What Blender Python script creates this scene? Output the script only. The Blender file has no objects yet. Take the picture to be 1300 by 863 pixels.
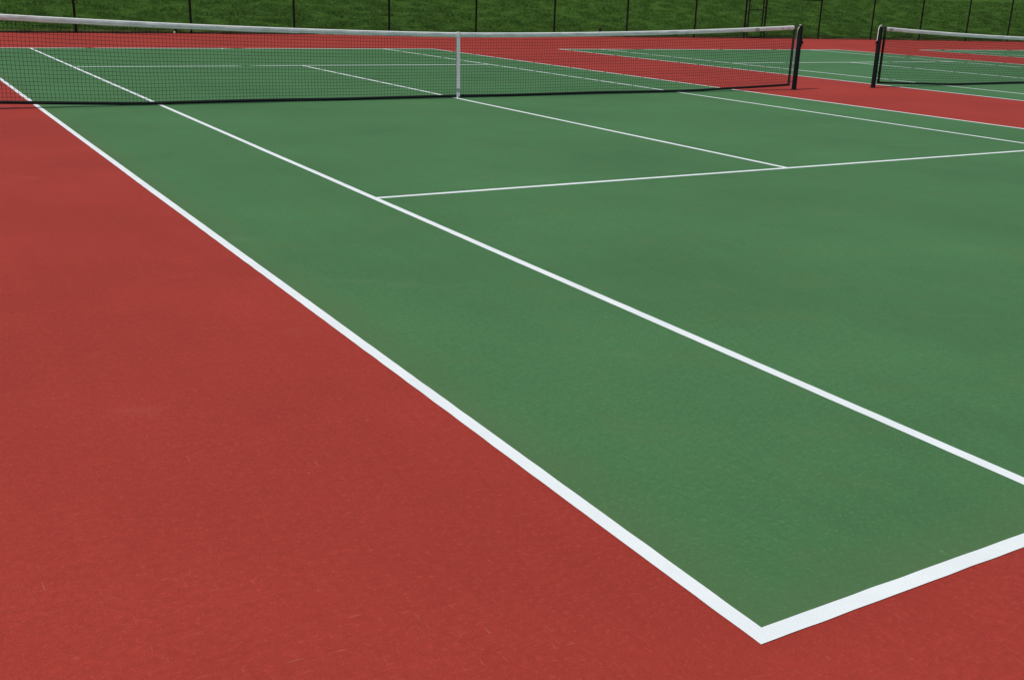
import bpy, bmesh, math, random
import numpy as np
from mathutils import Vector, noise
R = math.radians
random.seed(4)
rng = np.random.default_rng(7)
scene = bpy.context.scene
COL = scene.collection

# ------------------------------------------------------------------ helpers
def tag(o, label=None, cat=None, group=None, kind=None):
    if label: o['label'] = label
    if cat: o['category'] = cat
    if group: o['group'] = group
    if kind: o['kind'] = kind
    return o

def empty(name, loc=(0, 0, 0), rz=0.0):
    o = bpy.data.objects.new(name, None)
    o.empty_display_size = .2
    COL.objects.link(o); o.location = loc; o.rotation_euler = (0, 0, rz)
    return o

class MB:
    """collects geometry that becomes ONE mesh object"""
    def __init__(s): s.v = []; s.f = []; s.smooth = []
    def add(s, vs, fs, sm=False):
        b = len(s.v); s.v += [tuple(v) for v in vs]
        s.f += [tuple(b + i for i in f) for f in fs]; s.smooth += [sm] * len(fs)
    def box(s, x0, x1, y0, y1, z0, z1):
        vs = [(x0,y0,z0),(x1,y0,z0),(x1,y1,z0),(x0,y1,z0),(x0,y0,z1),(x1,y0,z1),(x1,y1,z1),(x0,y1,z1)]
        s.add(vs, [(3,2,1,0),(4,5,6,7),(0,1,5,4),(1,2,6,5),(2,3,7,6),(3,0,4,7)])
    def sweep(s, pts, prof, sm=True, cap=True):
        """prof: list of (a,b) offsets; a sideways, b up-ish; pts: path; or callable radius via list of prof"""
        n = len(pts); rings = []
        for i, p in enumerate(pts):
            p = Vector(p)
            a = Vector(pts[max(0, i-1)]); b = Vector(pts[min(n-1, i+1)])
            t = (b - a).normalized()
            up = Vector((0, 0, 1)) if abs(t.z) < .95 else Vector((0, 1, 0))
            side = t.cross(up).normalized(); u2 = side.cross(t).normalized()
            pr = prof[i] if isinstance(prof[0], list) else prof
            rings.append([p + side * q[0] + u2 * q[1] for q in pr])
        m = len(rings[0]); vs = [v for r in rings for v in r]; fs = []
        for i in range(n - 1):
            for j in range(m):
                k = (j + 1) % m
                fs.append((i*m + j, i*m + k, (i+1)*m + k, (i+1)*m + j))
        s.add(vs, fs, sm)
        if cap:
            s.add(rings[0], [tuple(range(m))[::-1]]); s.add(rings[-1], [tuple(range(m))])
    def tube(s, pts, r, n=8, sm=True, cap=True):
        s.sweep(pts, [(r*math.cos(2*math.pi*k/n), r*math.sin(2*math.pi*k/n)) for k in range(n)], sm, cap)
    def lathe(s, prof, c=(0, 0, 0), n=24, sm=True):
        """prof list of (radius, z)"""
        vs = []; fs = []
        for r, z in prof:
            for k in range(n):
                a = 2*math.pi*k/n; vs.append((c[0]+r*math.cos(a), c[1]+r*math.sin(a), c[2]+z))
        for i in range(len(prof)-1):
            for k in range(n):
                l = (k+1) % n; fs.append((i*n+k, i*n+l, (i+1)*n+l, (i+1)*n+k))
        s.add(vs, fs, sm)
        s.add(vs[-n:], [tuple(range(n))]); s.add(vs[:n], [tuple(range(n))[::-1]])
    def build(s, name, mat, parent=None):
        me = bpy.data.meshes.new(name)
        me.from_pydata(s.v, [], s.f); me.materials.append(mat)
        me.polygons.foreach_set('use_smooth', s.smooth); me.update()
        o = bpy.data.objects.new(name, me); COL.objects.link(o); o.parent = parent
        return o

def tri_prisms(A, B, r):
    """many thin 3-sided strands: arrays of start and end points"""
    A = np.asarray(A, float); B = np.asarray(B, float); n = len(A)
    t = B - A; t /= np.linalg.norm(t, axis=1)[:, None]
    s = np.cross(t, np.array([0., 1., 0.])); s /= np.linalg.norm(s, axis=1)[:, None]
    u = np.cross(s, t)
    V = np.zeros((n, 6, 3))
    for k in range(3):
        a = 2*math.pi*k/3 + .5
        off = (s*math.cos(a) + u*math.sin(a))*r
        V[:, k] = A + off; V[:, 3+k] = B + off
    base = np.array([[0,1,4,3],[1,2,5,4],[2,0,3,5]])
    F = (np.arange(n)[:, None, None]*6 + base[None]).reshape(-1, 4)
    return V.reshape(-1, 3), F

def np_mesh(name, V, F, mat, parent=None):
    me = bpy.data.meshes.new(name); k = F.shape[1]
    me.vertices.add(len(V)); me.vertices.foreach_set('co', V.astype(np.float32).ravel())
    me.loops.add(F.size); me.loops.foreach_set('vertex_index', F.astype(np.int32).ravel())
    me.polygons.add(len(F)); me.polygons.foreach_set('loop_start', np.arange(len(F), dtype=np.int32)*k)
    me.update(calc_edges=True); me.validate()
    me.materials.append(mat)
    o = bpy.data.objects.new(name, me); COL.objects.link(o); o.parent = parent
    return o

# ------------------------------------------------------------------ materials
def mat(name):
    m = bpy.data.materials.new(name); m.use_nodes = True
    nt = m.node_tree; return m, nt, nt.nodes['Principled BSDF']
def nd(nt, t, **kw):
    n = nt.nodes.new(t)
    for k, v in kw.items():
        if k.startswith('i_'): n.inputs[k[2:].replace('_', ' ')].default_value = v
        else: setattr(n, k, v)
    return n
def noise_node(nt, vec, scale, detail=3, rough=.5, dist=0.):
    n = nd(nt, 'ShaderNodeTexNoise'); n.inputs['Scale'].default_value = scale
    n.inputs['Detail'].default_value = detail; n.inputs['Roughness'].default_value = rough
    n.inputs['Distortion'].default_value = dist
    if vec is not None: nt.links.new(vec, n.inputs['Vector'])
    return n.outputs['Fac']
def ramp(nt, fac, stops):
    r = nd(nt, 'ShaderNodeValToRGB'); e = r.color_ramp.elements
    while len(e) < len(stops): e.new(.5)
    for el, (p, c) in zip(e, stops):
        el.position = p; el.color = (c, c, c, 1) if isinstance(c, (int, float)) else (*c, 1)
    nt.links.new(fac, r.inputs['Fac']); return r.outputs['Color']
def mix(nt, fac, a, b, mode='MIX'):
    n = nd(nt, 'ShaderNodeMix', data_type='RGBA', blend_type=mode)
    for sock, v in ((n.inputs['Factor'], fac), (n.inputs[6], a), (n.inputs[7], b)):
        if hasattr(v, 'is_output'): nt.links.new(v, sock)
        elif isinstance(v, (int, float)): sock.default_value = v
        else: sock.default_value = (*v, 1)
    return n.outputs[2]
def math_n(nt, op, a, b=0.):
    n = nd(nt, 'ShaderNodeMath', operation=op)
    for sock, v in ((n.inputs[0], a), (n.inputs[1], b)):
        if hasattr(v, 'is_output'): nt.links.new(v, sock)
        else: sock.default_value = v
    return n.outputs[0]
def objcoord(nt, sc=(1, 1, 1), rz=0.):
    t = nd(nt, 'ShaderNodeTexCoord'); m = nd(nt, 'ShaderNodeMapping')
    m.inputs['Scale'].default_value = sc; m.inputs['Rotation'].default_value = (0, 0, rz)
    nt.links.new(t.outputs['Object'], m.inputs['Vector']); return m.outputs['Vector']

def court_paint(name, base, seed=0., scuff=(.5, .5, .5)):
    """textured acrylic: fine sand grain, faint squeegee streaks, scuffs and pale specks"""
    m, nt, p = mat(name)
    t = objcoord(nt); dark = tuple(c*.83 for c in base); light = tuple(min(1, c*1.12) for c in base)
    big = noise_node(nt, t, .55, 4, .6)
    c = mix(nt, ramp(nt, big, [(.32, 0), (.68, 1)]), dark, light)
    # squeegee streaks along the court's length and patches of wear
    st = noise_node(nt, objcoord(nt, (6, .35, 1), .06), 1.5, 4, .6)
    c = mix(nt, math_n(nt, 'MULTIPLY', ramp(nt, st, [(.42, 0), (.75, 1)]), .22), c, tuple(x*1.22+.004 for x in base))
    st2 = noise_node(nt, objcoord(nt, (.5, 9, 1), -.15), 1.2, 5, .65)
    c = mix(nt, math_n(nt, 'MULTIPLY', ramp(nt, st2, [(.5, 0), (.75, 1)]), .20), c, tuple(x*.78 for x in base))
    # grain
    g = noise_node(nt, t, 190, 3, .7)
    c = mix(nt, ramp(nt, g, [(.3, .0), (.7, .42)]), c, tuple(x*.62 for x in base))
    g3 = noise_node(nt, t, 34, 4, .75)
    c = mix(nt, ramp(nt, g3, [(.38, 0), (.64, .46)]), c, tuple(x*.68 for x in base))
    g2 = noise_node(nt, t, 70, 2, .6)
    c = mix(nt, ramp(nt, g2, [(.56, 0), (.74, .42)]), c, tuple(x*1.35+.01 for x in base))
    # worn, slightly browned blotches
    bl_ = noise_node(nt, t, 2.7, 5, .65, .4)
    c = mix(nt, ramp(nt, bl_, [(.52, 0), (.72, .38)]), c, (base[0]*.80 + .03, base[1]*.80, base[2]*.8))
    if seed:   # grime gathered along the inner edges of the near lines
        g_ = nd(nt, 'ShaderNodeSeparateXYZ'); nt.links.new(t, g_.inputs[0])
        e_ = math_n(nt, 'MINIMUM', g_.outputs['X'], g_.outputs['Y'])
        e_ = math_n(nt, 'ADD', e_, math_n(nt, 'MULTIPLY', noise_node(nt, t, 3.5, 4, .65), .42))
        c = mix(nt, ramp(nt, e_, [(.24, .42), (.50, 0)]), c, (.085, .135, .055))
    # pale dust specks and short scuff scratches
    v = nd(nt, 'ShaderNodeTexVoronoi'); v.inputs['Scale'].default_value = 5.5; nt.links.new(t, v.inputs['Vector'])
    sp = ramp(nt, v.outputs['Distance'], [(.0, 1), (.035, .0)])
    gate = ramp(nt, noise_node(nt, t, 2.3, 2), [(.52, 0), (.6, 1)])
    c = mix(nt, math_n(nt, 'MULTIPLY', math_n(nt, 'MULTIPLY', sp, gate), .55), c, scuff)
    for k, (sx, sy, rz, th) in enumerate([(14, 130, .5, .69), (120, 16, .25, .70), (110, 12, 1.1, .70), (22, 60, 2.2, .70)]):
        sc = noise_node(nt, objcoord(nt, (sx, sy, 1), rz), 1.0, 2, .5)
        msk = ramp(nt, noise_node(nt, t, .9 + .4*k, 3), [(.47, 0), (.62, 1)])
        f = math_n(nt, 'MULTIPLY', math_n(nt, 'MULTIPLY', ramp(nt, sc, [(th-.03, 0), (th+.06, 1)]), msk), .20)
        c = mix(nt, f, c, scuff)
    wv = nd(nt, 'ShaderNodeTexWave', wave_type='RINGS'); wv.inputs['Scale'].default_value = .55; wv.inputs['Distortion'].default_value = 3.; wv.inputs['Detail'].default_value = 3
    nt.links.new(objcoord(nt, (1, .6, 1), .4), wv.inputs['Vector'])
    f = math_n(nt, 'MULTIPLY', ramp(nt, wv.outputs['Fac'], [(.93, 0), (1, 1)]), ramp(nt, noise_node(nt, t, 1.7, 4, .7), [(.55, 0), (.68, .06)]))
    c = mix(nt, f, c, scuff)
    nt.links.new(c, p.inputs['Base Color'])
    p.inputs['Roughness'].default_value = .8
    p.inputs['Specular IOR Level'].default_value = .14
    b = nd(nt, 'ShaderNodeBump'); b.inputs['Strength'].default_value = .55; b.inputs['Distance'].default_value = .003
    nt.links.new(noise_node(nt, t, 160, 3, .7), b.inputs['Height']); nt.links.new(b.outputs['Normal'], p.inputs['Normal'])
    return m

M = {}
M['green'] = court_paint('green_acrylic', (.0670, .177, .0665), seed=1, scuff=(.27, .36, .22))
M['red'] = court_paint('red_acrylic', (.345, .040, .0265), scuff=(.48, .19, .15))

m, nt, p = mat('line_paint'); t = objcoord(nt)
c = mix(nt, ramp(nt, noise_node(nt, t, 3, 4, .6), [(.3, 0), (.7, 1)]), (.69, .735, .74), (.77, .805, .80))
c = mix(nt, ramp(nt, noise_node(nt, t, 120, 3, .7), [(.55, 0), (.8, .35)]), c, (.55, .60, .58))
c = mix(nt, ramp(nt, noise_node(nt, t, 22, 3, .6), [(.66, 0), (.74, .5)]), c, (.50, .55, .50))
nt.links.new(c, p.inputs['Base Color']); p.inputs['Roughness'].default_value = .6; p.inputs['Specular IOR Level'].default_value = .3
b = nd(nt, 'ShaderNodeBump'); b.inputs['Strength'].default_value = .5; b.inputs['Distance'].default_value = .002
nt.links.new(noise_node(nt, t, 160, 3, .7), b.inputs['Height']); nt.links.new(b.outputs['Normal'], p.inputs['Normal'])
M['line'] = m

def simple(name, col, rough=.5, metal=0., var=.15, scale=20., bump=0., spec=.2):
    m, nt, p = mat(name); t = objcoord(nt)
    c = mix(nt, noise_node(nt, t, scale, 4, .6), tuple(x*(1-var) for x in col), tuple(min(1, x*(1+var)) for x in col))
    nt.links.new(c, p.inputs['Base Color']); p.inputs['Roughness'].default_value = rough; p.inputs['Metallic'].default_value = metal
    p.inputs['Specular IOR Level'].default_value = spec
    if bump:
        b = nd(nt, 'ShaderNodeBump'); b.inputs['Strength'].default_value = .6; b.inputs['Distance'].default_value = bump
        nt.links.new(noise_node(nt, t, scale*2, 3), b.inputs['Height']); nt.links.new(b.outputs['Normal'], p.inputs['Normal'])
    return m
M['tape'] = simple('white_vinyl_tape', (.80, .81, .80), .55, 0, .12, 14, .006)
M['strap'] = simple('strap_webbing', (.78, .76, .75), .8, 0, .12, 30, .001)
M['twine'] = simple('black_twine', (.012, .016, .014), .85)
M['band'] = simple('black_webbing', (.012, .013, .014), .75, 0, .3, 12)
M['post'] = simple('black_painted_steel', (.005, .006, .007), .55, 0, .3, 14, spec=.1)
M['fencepost'] = simple('black_coated_pipe', (.008, .008, .007), .6, 0, .3, 9)
M['vinyl'] = simple('black_coated_wire', (.012, .014, .012), .6)
M['steel'] = simple('zinc_steel', (.55, .55, .53), .35, .9)
M['cord'] = simple('pale_cord', (.72, .70, .66), .8, 0, .15, 60)
M['print'] = simple('black_print', (.03, .03, .035), .7)
M['stub'] = simple('dark_cast_iron', (.014, .013, .012), .6, 0, .3, 25)
M['ball'] = simple('worn_felt', (.62, .50, .34), .95, 0, .1, 60)

def grass_color(nt, t):
    c = mix(nt, ramp(nt, noise_node(nt, t, .35, 4, .6), [(.35, 0), (.65, 1)]), (.026, .076, .0085), (.046, .118, .0130))
    c = mix(nt, ramp(nt, noise_node(nt, objcoord(nt, (1.2, 3.4, 3.4)), 1.5, 4, .7), [(.42, 0), (.66, .7)]), c, (.056, .125, .016))
    c = mix(nt, ramp(nt, noise_node(nt, objcoord(nt, (2, 5, 5), .1), 1.9, 3, .6), [(.56, 0), (.74, .55)]), c, (.070, .072, .024))
    c = mix(nt, ramp(nt, noise_node(nt, objcoord(nt, (2.2, 5, 5), -.05), 2.6, 4, .7), [(.34, .75), (.5, 0)]), c, (.010, .038, .004))
    c = mix(nt, ramp(nt, noise_node(nt, objcoord(nt, (2.4, 6, 6), .05), 3.1, 3, .6), [(.47, 0), (.63, .8)]), c, (.085, .165, .035))
    g = nd(nt, 'ShaderNodeNewGeometry'); sx = nd(nt, 'ShaderNodeSeparateXYZ'); nt.links.new(g.outputs['Position'], sx.inputs[0])
    dx = math_n(nt, 'SUBTRACT', sx.outputs['X'], 21.); q = math_n(nt, 'MULTIPLY', math_n(nt, 'MULTIPLY', dx, dx), .0022)
    d = math_n(nt, 'SUBTRACT', math_n(nt, 'ADD', sx.outputs['Y'], q), 31.5)
    d = math_n(nt, 'ADD', d, math_n(nt, 'MULTIPLY', noise_node(nt, t, 2.5, 3), -.22))
    c = mix(nt, ramp(nt, d, [(.08, .9), (.34, 0)]), c, (.17, .115, .050))
    return c
m, nt, p = mat('grass_soil'); t = objcoord(nt)
nt.links.new(grass_color(nt, t), p.inputs['Base Color']); p.inputs['Roughness'].default_value = .95; p.inputs['Specular IOR Level'].default_value = .05
b = nd(nt, 'ShaderNodeBump'); b.inputs['Strength'].default_value = 1; b.inputs['Distance'].default_value = .05
nt.links.new(noise_node(nt, t, 14, 5, .7), b.inputs['Height']); nt.links.new(b.outputs['Normal'], p.inputs['Normal'])
M['soil'] = m
m, nt, p = mat('grass_blades'); t = objcoord(nt)
c = grass_color(nt, t)
g = nd(nt, 'ShaderNodeNewGeometry')
c = mix(nt, .35, c, mix(nt, g.outputs['Random Per Island'], (.012, .048, .005), (.090, .180, .026)))
nt.links.new(c, p.inputs['Base Color']); p.inputs['Roughness'].default_value = .8; p.inputs['Specular IOR Level'].default_value = .08
tr = nd(nt, 'ShaderNodeBsdfTranslucent'); nt.links.new(c, tr.inputs['Color'])
ms = nd(nt, 'ShaderNodeMixShader'); ms.inputs[0].default_value = .3
nt.links.new(p.outputs[0], ms.inputs[1]); nt.links.new(tr.outputs[0], ms.inputs[2])
nt.links.new(ms.outputs[0], nt.nodes['Material Output'].inputs['Surface'])
M['blade'] = m

# ------------------------------------------------------------------ layout (metres)
W, L, S, SV = 10.97, 23.77, 1.372, 5.485
O2 = W + 3.85; O3 = O2 + W + 3.86
def fence_y(x): return 31.45 - .0022*(x - 21)**2

# ------------------------------------------------------------------ ground and bank
def sheet(name, pts, z, mt):
    mb = MB(); mb.add([(x, y, z) for x, y in pts], [tuple(range(len(pts)))])
    o = mb.build(name, mt); tag(o, kind='structure'); return o
sheet('ground', [(-900, -900), (1100, -900), (1100, 1200), (-900, 1200)], -.03, M['soil'])
xs = [-7, -3, 0, 4, 8, 12, 16, 20, 24, 28, 32, 36, 40, 44, 48, 52]
sheet('pavement', [(-7, -7), (52, -7)] + [(x, fence_y(x) + .10) for x in reversed(xs)], 0, M['red'])

def bank_z(x, y):
    d = y - (fence_y(min(max(x, -7), 52)) + .10)
    if d < 0: return -.02
    s = min(d, 14.)
    z = .012 + .30*s - .30*.9*(1 - math.exp(-s/.9))*.55
    if d > 14: z += 1.2*(1 - math.exp(-(d-14)/12))
    z += .05*min(1, d)*(noise.noise(Vector((x*.35, y*.35, 0))) + .5*noise.noise(Vector((x*1.1, y*1.1, 3))))
    return z
gx = np.concatenate([np.linspace(-160, -10, 16), np.arange(-9, 62, .5), np.linspace(64, 260, 22)])
gd = np.concatenate([[0], np.arange(.15, 8, .3), np.linspace(8.5, 16, 12), np.linspace(18, 60, 14), [90, 140, 220]])
V = []; F = []
for i, x in enumerate(gx):
    ye = fence_y(min(max(x, -7), 52)) + .095
    for d in gd:
        V.append((x, ye + d, bank_z(x, ye + d + .006)))
nd_ = len(gd)
for i in range(len(gx)-1):
    for j in range(nd_-1):
        F.append((i*nd_+j, (i+1)*nd_+j, (i+1)*nd_+j+1, i*nd_+j+1))
mb = MB(); mb.add(V, F, True); tag(mb.build('grass_bank', M['soil']), kind='structure')

# grass blades on the part of the bank near the fence
def grass():
    n = 330000
    x = rng.uniform(-3, 58, n); d = rng.uniform(0, 1, n)**1.25*6.2 - .02
    edge = rng.random(n) < .012
    d[edge] = rng.uniform(-.05, .10, edge.sum())
    ye = 31.45 - .0022*(np.clip(x, -7, 52) - 21)**2 + .10
    y = ye + d
    z = np.array([bank_z(a, b) for a, b in zip(x, y)]); z[d < 0] = 0.0
    cl = np.array([noise.noise(Vector((a*1.6, b*3.2, 0))) for a, b in zip(x, y)])
    cl2 = np.array([noise.noise(Vector((a*.8, b*1.7, 9))) for a, b in zip(x, y)])
    h = (.055 + .075*cl + .045*cl2)*rng.uniform(.6, 1.4, n)
    h = np.clip(h, .018, .16); h *= np.clip(.25 + d*1.6, .2, 1)
    a = rng.uniform(0, 2*math.pi, n); w = rng.uniform(.004, .009, n)
    la = rng.uniform(0, 2*math.pi, n) ; ll = h*rng.uniform(.2, .9, n)
    lx = np.cos(la)*ll + .35*h*cl2*3; ly = np.sin(la)*ll - .3*h
    P = np.stack([x, y, z - .004], 1)
    sx = np.stack([np.cos(a)*w, np.sin(a)*w, np.zeros(n)], 1)
    V = np.stack([P - sx, P + sx, P + np.stack([lx, ly, h], 1)], 1).reshape(-1, 3)
    F = np.arange(3*n).reshape(-1, 3)
    o = np_mesh('grass', V, F, M['blade'])
    tag(o, 'dark green mown grass covering the bank behind the black fence', 'grass', kind='stuff')
grass()

# ------------------------------------------------------------------ courts
def strip(mb, p, q, wd, z, step=.12, wob=.0036, seed=0.):
    """hand-taped painted line from p to q, width wd, with slightly uneven edges"""
    p = Vector((*p, 0)); q = Vector((*q, 0)); t = (q - p); ln = t.length; t.normalize(); s = Vector((-t.y, t.x, 0))
    n = max(2, int(ln/step)); vs = []
    for i in range(n+1):
        u = ln*i/n; c = p + t*u
        for sd in (-1, 1):
            j = wob*noise.noise(Vector((u*.7, seed + sd*5, 0)))*.8 + wob*.5*noise.noise(Vector((u*9, seed + sd*9, 4)))
            e = 0 if i in (0, n) else j
            if i in (0, n): j = 0
            vs.append(c + s*(sd*wd/2 + e) + Vector((0, 0, z)))
    mb.add(vs, [(2*i, 2*i+2, 2*i+3, 2*i+1) for i in range(n)])
def court(o, first=False):
    g = .02; wf = .05 if first else .064
    sheet('court_surface', [(o+g, g), (o+W-g, g), (o+W-g, L-g), (o+g, L-g)], .0014, M['green'])
    mb = MB(); w = wf; z = .0028; sd = o*1.7
    st = .03 if first else .3
    # butted end to end: sidelines run full length, the others stop at their inner edges
    strip(mb, (o+w/2, 0), (o+w/2, L), w, z, st, seed=sd)
    strip(mb, (o+W-w/2, 0), (o+W-w/2, L), w*1.12, z, st, seed=sd+1)
    strip(mb, (o+w, .026), (o+W-w*1.06, .026), .052, z, st, seed=sd+2)
    strip(mb, (o+w, L-.045), (o+W-w*1.06, L-.045), .09, z, st, seed=sd+3)
    a, b = o+S+w/2, o+W-S-w/2
    strip(mb, (a, .052), (a, L-.09), w, z, st, seed=sd+4)
    strip(mb, (b, .052), (b, L-.09), w*1.12, z, st, seed=sd+5)
    for y, w2 in ((SV, w), (L-SV, .07)): strip(mb, (a+w/2, y), (b-w*.56, y), w2, z, st, seed=sd+6+y)
    strip(mb, (o+W/2, SV+w/2), (o+W/2, L-SV-.035), w*1.12, z, st, seed=sd+9)
    strip(mb, (o+W/2, .052), (o+W/2, .052+.1), w, z, .1, seed=sd)
    strip(mb, (o+W/2, L-.19), (o+W/2, L-.09), w, z, .1, seed=sd)
    tag(mb.build('court_lines', M['line']), kind='structure')
court(0, True); court(O2); court(O3)

# ------------------------------------------------------------------ tennis nets
def make_net(A, B, label, xs_in=.15, seed=0., marks=()):
    """net between post centres A and B (ground points). local x runs from A to B"""
    A = Vector(A); B = Vector(B); D = B - A; LN = D.length
    root = empty('tennis_net', (A.x, A.y, 0), math.atan2(D.y, D.x))
    tag(root, label, 'net', 'tennis nets across the courts')
    x0, x1 = xs_in, LN - xs_in; mid = LN/2
    def top(x):
        t = abs(x - mid)/mid
        return .893 + (1.072 - .893)*t - 4*.036*t*(1-t)
    def bot(x):
        e = max(0., 1 - min(x, LN-x)/2.2); c = max(0., abs(x-mid)/mid)
        return .010 + .062*e**1.3 + .006*c + .003*math.sin(x*2.3 + seed)
    def bulge(x, z):
        return .010*math.sin(x*.9 + seed)*math.sin(math.pi*min(1, z)) + .004*math.sin(x*5.1 + 2*z)
    # headband: doubled vinyl folded over the cable
    mb = MB(); pts = []; prof = []
    n = int((x1-x0)/.05)
    for i in range(n+1):
        x = x0 + (x1-x0)*i/n; pts.append((x, .0, top(x)))
        k1 = .010*noise.noise(Vector((x*5, seed, 0))) ; k2 = .009*noise.noise(Vector((x*8, seed+4, 0)))
        hb = -.066 + .004*noise.noise(Vector((x*3, seed+8, 0)))
        prof.append([(-.0075, -.010), (-.0055, -.0035), (0, 0), (.0055, -.0035), (.0075, -.010), (.0045+k1, -.032), (.0055+k2, hb), (-.0055+k2, hb), (-.0045+k1, -.032)])
    mb.sweep(pts, prof); hd = mb.build('headband', M['tape'], root)
    # stitch seam under the fold
    seam = MB(); seam.sweep([(x0 + (x1-x0)*i/n, -.0076, top(x0 + (x1-x0)*i/n) - .054) for i in range(0, n+1)], [(-.0007, -.0009), (.0007, -.0009), (.0007, .0009), (-.0007, .0009)])
    seam.build('stitching', M['strap'], hd)
    for (mx, kind) in marks:
        m_ = MB(); zc = top(mx) - .034
        if kind == 'ring':
            K = 20; vs = []; fs = []
            for k in range(K):
                a = 2*math.pi*k/K
                for rr in (1., .62): vs.append((mx + .045*rr*math.cos(a), -.0098, zc + .021*rr*math.sin(a)))
            for k in range(K):
                a, b = 2*k, 2*((k+1) % K); fs.append((a, b, b+1, a+1))
            m_.add(vs, fs); m_.build('printed_mark', M['print'], hd)
        else:
            m_.lathe([(.009, -.001), (.009, .001)], n=12)
            m_.v = [(mx + a, -.0100 + c, zc + b) for a, b, c in m_.v]
            m_.build('grommet', M['print'], hd)
    # bottom band
    mb = MB(); pts = [(x0 + (x1-x0)*i/n, bulge(x0 + (x1-x0)*i/n, 0), bot(x0 + (x1-x0)*i/n) + .019) for i in range(n+1)]
    mb.sweep(pts, [(-.005, -.019), (.005, -.019), (.005, .019), (-.005, .019)]); mb.build('bottom_band', M['band'], root)
    # side bands with the dowel in them
    for x in (x0, x1):
        mb = MB(); sg = 1 if x == x0 else -1
        pts = [(x - sg*.014, 0, bot(x) + (top(x)-bot(x)-.004)*i/20) for i in range(21)]
        mb.sweep(pts, [(-.004, -.026), (.004, -.026), (.008, -.014), (.010, 0), (.008, .014), (.004, .026), (-.004, .026), (-.010, 0)])
        mb.build('side_band', M['band'], root)
    # netting
    sp = .0435; A_ = []; B_ = []
    nx = int((x1-x0-.06)/sp); cols = [x0 + .03 + i*sp for i in range(nx+1)]
    rows = 20; 
    def node(i, j):
        x = cols[i]; zb = bot(x) + .03; zt = top(x) - .06
        dx = .0035*noise.noise(Vector((x*4, j*.3, seed))) + .012*noise.noise(Vector((x*.8, j*.12, seed+3)))
        dz = .0035*noise.noise(Vector((x*2.1, j*.6, seed+7)))
        z = zb + (zt-zb)*j/rows + (dz if 0 < j < rows else 0)
        return (x + (dx if 0 < i < nx else 0), bulge(x, z), z)
    G = [[node(i, j) for j in range(rows+1)] for i in range(nx+1)]
    for i in range(nx+1):
        for j in range(rows+1):
            if j < rows: A_.append(G[i][j]); B_.append(G[i][j+1])
            if i < nx: A_.append(G[i][j]); B_.append(G[i+1][j])
    V, F = tri_prisms(A_, B_, .0021)
    np_mesh('netting', V, F, M['twine'], root)
    # centre strap
    mb = MB(); c = mid - .085
    pts = [(c, -.013, top(c) - .066), (c + .004, -.014, .6), (c + .010, -.013, .3), (c + .012, -.016, .05), (c+.012, -.012, .022)]
    mb.sweep(pts, [(-.026, -.0015), (.026, -.0015), (.026, .0015), (-.026, .0015)], sm=False)
    pts = [(c, -.0135, top(c) - .06), (c, -.0125, top(c) - .02), (c, -.009, top(c) + .001), (c, 0, top(c)+.005), (c, .009, top(c)+.001), (c, .0125, top(c)-.06), (c+.01, .013, .3), (c+.012, .010, .03)]
    mb.sweep(pts, [(-.026, -.0015), (.026, -.0015), (.026, .0015), (-.026, .0015)], sm=False)
    st = mb.build('centre_strap', M['strap'], root)
    m_ = MB(); m_.box(c-.020, c+.044, -.0215, -.0175, .095, .135); m_.box(c-.012, c+.036, -.0240, -.0218, .105, .125)
    m_.build('buckle', M['steel'], st)
    m_ = MB(); m_.tube([(c+.012+.016*math.cos(a), 0, .020+.014*math.sin(a)) for a in [k*math.pi/6 for k in range(13)]], .004, 6)
    m_.lathe([(.028, .0085), (.028, .013), (.012, .017)], c=(c+.012, 0, 0), n=14)
    m_.build('ground_anchor', M['steel'], st)
    # cable ends and lacing to the posts
    for xa, xb in ((0.0, x0+.02), (LN, x1-.02)):
        mb = MB(); mb.tube([(xa, 0, 1.068), ((xa+xb)/2, 0, 1.066), (xb, 0, 1.064)], .0055, 6); mb.build('headline_cable', M['vinyl'], root)
    for xa, xb in ((.038, x0-.004), (LN-.038, x1+.004)):
        for z in (1.0, .16):
            mb = MB(); mb.tube([(xa, .0, z), ((xa+xb)/2, -.012, z-.02), (xb, 0, z-.005)], .0035, 5); mb.build('side_tie', M['vinyl'], root)
    return root

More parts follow.
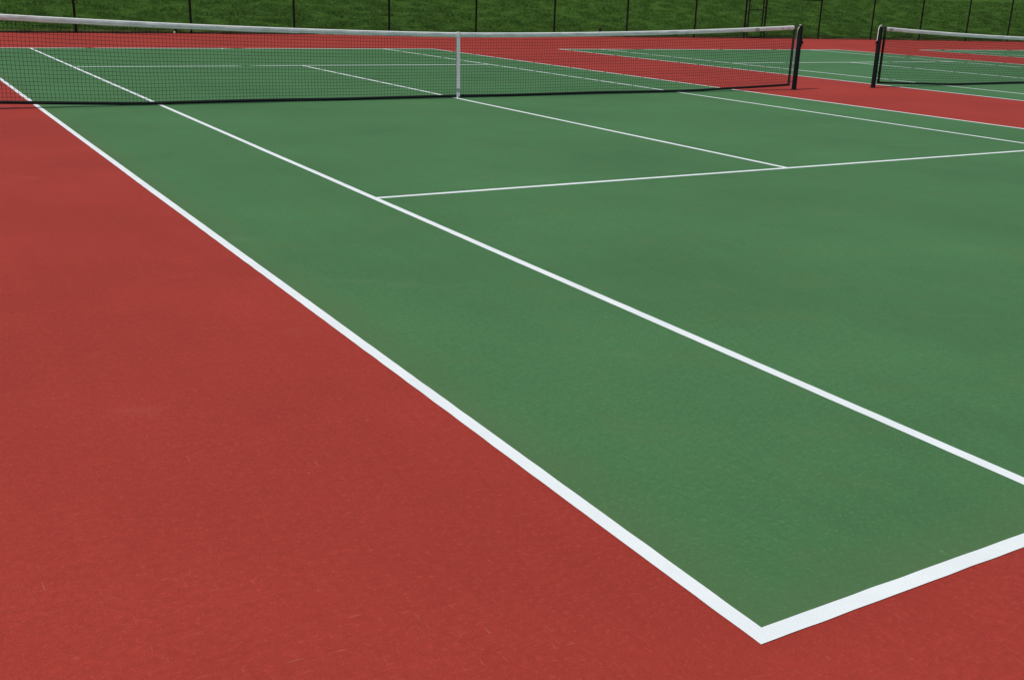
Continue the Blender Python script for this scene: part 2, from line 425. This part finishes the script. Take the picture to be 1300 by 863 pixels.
def make_post(x, y, rz, label, cord='inner'):
    """local +x points away from the net"""
    t = empty('net_post', (x, y, 0), rz); tag(t, label, 'post', 'net posts')
    mb = MB(); r = .040
    mb.lathe([(r, .006), (r, 1.035), (r-.003, 1.045)], n=28); mb.build('pole', M['post'], t)
    mb = MB(); mb.lathe([(r+.014, .002), (r+.014, .010), (r+.004, .014)], n=28); mb.build('ground_sleeve', M['post'], t)
    mb = MB(); mb.lathe([(r+.001, 1.040), (r+.001, 1.052), (r-.005, 1.062), (r-.016, 1.067)], n=28); cp = mb.build('cap', M['post'], t)
    # pulley set in the head of the post
    mb = MB(); K = 18
    prof = [(.013, -.010), (.009, -.004), (.009, .004), (.013, .010)]; mb.lathe(prof, n=K)
    mb.v = [(a-.006, c-.0, 1.070+b) for a, b, c in mb.v]; mb.build('pulley', M['steel'], t)
    sc_ = .8 if cord == 'inner' else .55
    # winch on the outer side
    mb = MB(); mb.box(r-.004, r+.012*sc_, -.028*sc_, .028*sc_, .72, .86); w_ = mb.build('winch', M['post'], t)
    mb = MB(); mb.lathe([(.026, -.02), (.026, -.017), (.014, -.016), (.014, .016), (.026, .017), (.026, .02)], n=16)
    mb.v = [(a*sc_ + r + .026*sc_, c, .79 + b*sc_) for a, b, c in mb.v]; mb.build('reel', M['post'], w_)
    mb = MB(); mb.tube([(r+.026*sc_, -.012, .79), (r+.026*sc_, -.036, .79), (r+.028*sc_, -.037, .745)], .004, 6); mb.build('crank', M['post'], w_)
    mb = MB()
    if cord == 'outer':      # headline cable running down the outer side to the winch
        mb.tube([(-.02, 0, 1.094), (0, 0, 1.098), (.025, 0, 1.090), (r+.010, 0, 1.055), (r+.013, 0, 1.0), (r+.016, 0, .83)], .0062, 8)
    else:                    # spare cord hanging between net and post
        mb.tube([(-r-.004, -.012, 1.045), (-r-.018, -.014, 1.03), (-r-.030, -.01, 1.0), (-r-.036, -.008, .8), (-r-.034, -.006, .5), (-r-.038, -.006, .2), (-r-.034, -.004, .02)], .0045, 6)
    mb.build('cord', M['cord'], t)
    if cord == 'outer':
        mb = MB(); mb.tube([(-r-.002, -.01, .40), (-r-.03, -.012, .30), (-r-.06, -.012, .25), (-r-.085, -.01, .30), (-r-.09, -.004, .42)], .004, 6)
        mb.build('slack_tie', M['vinyl'], t)
    return t

PA, PB = (-.94, 11.93), (12.105, 12.06)
make_net(PA, PB, 'long black tennis net with white headband and white centre strap crossing the foreground court', .155, 0., [(12.05, 'ring'), (12.62, 'dot'), (12.77, 'dot')])
QA, QB = (14.125, 12.10), (27.17, 12.22)
make_net(QA, QB, 'black tennis net of the neighbouring court at the right edge, cut off by the frame', .14, 5., [(.28, 'ring')])
ang = math.atan2(PB[1]-PA[1], PB[0]-PA[0])
make_post(PA[0], PA[1], ang + math.pi, 'black net post outside the left sideline of the foreground court')
make_post(PB[0], PB[1], ang, 'black net post at the right end of the foreground net, casting a short shadow')
make_post(QA[0], QA[1], ang + math.pi, 'black net post with white cable, left end of the neighbouring net', 'outer')
make_post(QB[0], QB[1], ang, 'black net post at the far right end of the neighbouring net', 'outer')

# ------------------------------------------------------------------ chain-link fence
px = [-3.05, .2, 3.47, 6.69, 9.90, 13.16, 16.43, 19.63, 22.83, 26.04, 28.53, 29.55, 32.47, 35.42, 38.26, 41.09, 43.71, 46.5, 49.3]
FH = 3.05
fence = empty('chain_link_fence', (0, 0, 0)); tag(fence, 'black chain-link fence on slim posts between red surface and grass bank', 'fence')
for x in px:
    mb = MB(); y = fence_y(x); gatepost = x in (28.53, 29.55); r = .038 if gatepost else .033
    mb.lathe([(r, -.02), (r, FH+.02), (r+.006, FH+.025), (r+.006, FH+.045), (r*.5, FH+.07)], c=(x, y, 0), n=12)
    mb.build('post', M['fencepost'], fence)
mb = MB(); mb.tube([(x, fence_y(x), FH+.002) for x in np.arange(px[0], px[-1]+.1, 1.0)], .021, 8); mb.build('top_rail', M['fencepost'], fence)
for a, b in ((9, 10), (11, 12)):
    mb = MB(); mb.tube([(px[a]+.03, fence_y(px[a]), 1.53), (px[b]-.03, fence_y(px[b]), 1.53)], .021, 8); mb.build('brace_rail', M['fencepost'], fence)
# wire mesh: two families of diagonal wires between bays, interrupted by the gate
def wires(xa, xb, z0, z1, off, name, parent, pitch=.0707, r=.0022):
    A_ = []; B_ = []; H = z1 - z0
    for sg in (1, -1):
        s = xa - H
        while s < xb + H:
            u0, u1 = (s, s + sg*H); w0, w1 = z0, z1
            # clip to [xa, xb]
            lo, hi = (u0, u1) if sg > 0 else (u1, u0)
            cl, ch = max(lo, xa), min(hi, xb)
            if ch - cl > .01:
                def zz(u): return z0 + (u-u0)*sg
                # split into pieces so that the wires follow the fence line
                A_.append((cl, fence_y(cl)+off, zz(cl))); B_.append((ch, fence_y(ch)+off, zz(ch)))
            s += pitch
    V, F = tri_prisms(A_, B_, r); return np_mesh(name, V, F, M['vinyl'], parent)
wires(px[0], 28.53, .03, FH, -.034, 'wire_mesh', fence)
wires(29.55, px[-1], .03, FH, -.034, 'wire_mesh', fence)
# gate
gy = fence_y(29.05); gt = None
mb = MB(); ga, gb = 28.665, 29.42
for x in (ga, gb): mb.tube([(x, gy, .05), (x, gy, 2.15)], .030, 10)
for z in (.05, 2.15): mb.tube([(ga, gy, z), (gb, gy, z)], .024, 10)
gt = mb.build('gate', M['fencepost'], fence)
gt['label'] = 'narrow gate in the fence with paired uprights and a crossbar'
mb = MB(); mb.tube([(ga+.024, gy, 1.09), (gb-.024, gy, 1.09)], .018, 8); mb.build('crossbar', M['fencepost'], gt)
wires(ga, gb, .05, 2.15, -.026, 'wire_mesh', gt)
for z in (.45, 1.8):
    mb = MB(); mb.box(28.53, ga, gy-.045, gy-.035, z, z+.04); mb.build('hinge', M['fencepost'], gt)
mb = MB(); mb.box(gb-.02, 29.55, gy-.05, gy-.036, 1.16, 1.20); mb.build('latch', M['fencepost'], gt)

# ------------------------------------------------------------------ small things at the foot of the bank
def stub(x, y, h, label):
    o = empty('stub_post', (x, y, bank_z(x, y) - .01)); tag(o, label, 'stub post', 'short dark stubs behind the fence')
    mb = MB(); mb.lathe([(.05, 0), (.05, h-.03)], n=16); mb.build('pipe', M['stub'], o)
    mb = MB(); mb.lathe([(.062, h-.035), (.062, h-.008), (.045, h)], n=16); mb.build('cap', M['stub'], o)
stub(6.30, fence_y(6.3) + .26, .20, 'short dark stub post near the pale ball, behind the left part of the fence')
stub(21.85, fence_y(21.85) + .30, .26, 'short dark stub post behind mid fence, poking up just above the net tape')
mb = MB(); K = 12
mb.lathe([(.0335*math.sin(math.pi*k/K) + .0002, .0335 - .0335*math.cos(math.pi*k/K)) for k in range(K+1)], n=16)
bl = mb.build('ball', M['ball']); bl.location = (6.17, fence_y(6.17) - .12, .001)
tag(bl, 'tiny pale ball lying on the red surface at the foot of the fence', 'ball')

# ------------------------------------------------------------------ light
sd_az, el = math.atan2(.985, .10), R(55)        # shadows fall towards +x, a little +y
shadow = Vector((.98, .20, 0)).normalized()
dirv = Vector((shadow.x*math.cos(el), shadow.y*math.cos(el), -math.sin(el)))
sl = bpy.data.lights.new('sun', 'SUN'); sl.energy = 3.8; sl.angle = R(.53); sl.color = (1.0, .955, .88)
so = bpy.data.objects.new('sun', sl); COL.objects.link(so); so.rotation_euler = dirv.to_track_quat('-Z', 'Y').to_euler()
so.location = (0, 0, 30)
w = bpy.data.worlds.new('World'); scene.world = w; w.use_nodes = True; nt = w.node_tree
sky = nt.nodes.new('ShaderNodeTexSky'); sky.sky_type = 'NISHITA'; sky.sun_disc = False
sky.sun_elevation = el
tosun = -dirv; sky.sun_rotation = math.atan2(tosun.x, tosun.y)
sky.air_density = 1.0; sky.dust_density = .8; sky.ozone_density = 1.0
bg = nt.nodes['Background']; nt.links.new(sky.outputs[0], bg.inputs['Color']); bg.inputs['Strength'].default_value = .085

# ------------------------------------------------------------------ camera
cam = bpy.data.cameras.new('camera'); co = bpy.data.objects.new('camera', cam); COL.objects.link(co)
co.location = (-1.6376, -1.5242, 1.4465); co.rotation_euler = (1.2528, -.0314, -.5336)
cam.sensor_width = 36; cam.lens = 1339.16/1300*36; cam.clip_end = 5000; cam.clip_start = .05
scene.camera = co
scene.view_settings.view_transform = 'Standard'; scene.view_settings.look = 'None'
scene.view_settings.exposure = 0; scene.view_settings.gamma = 1
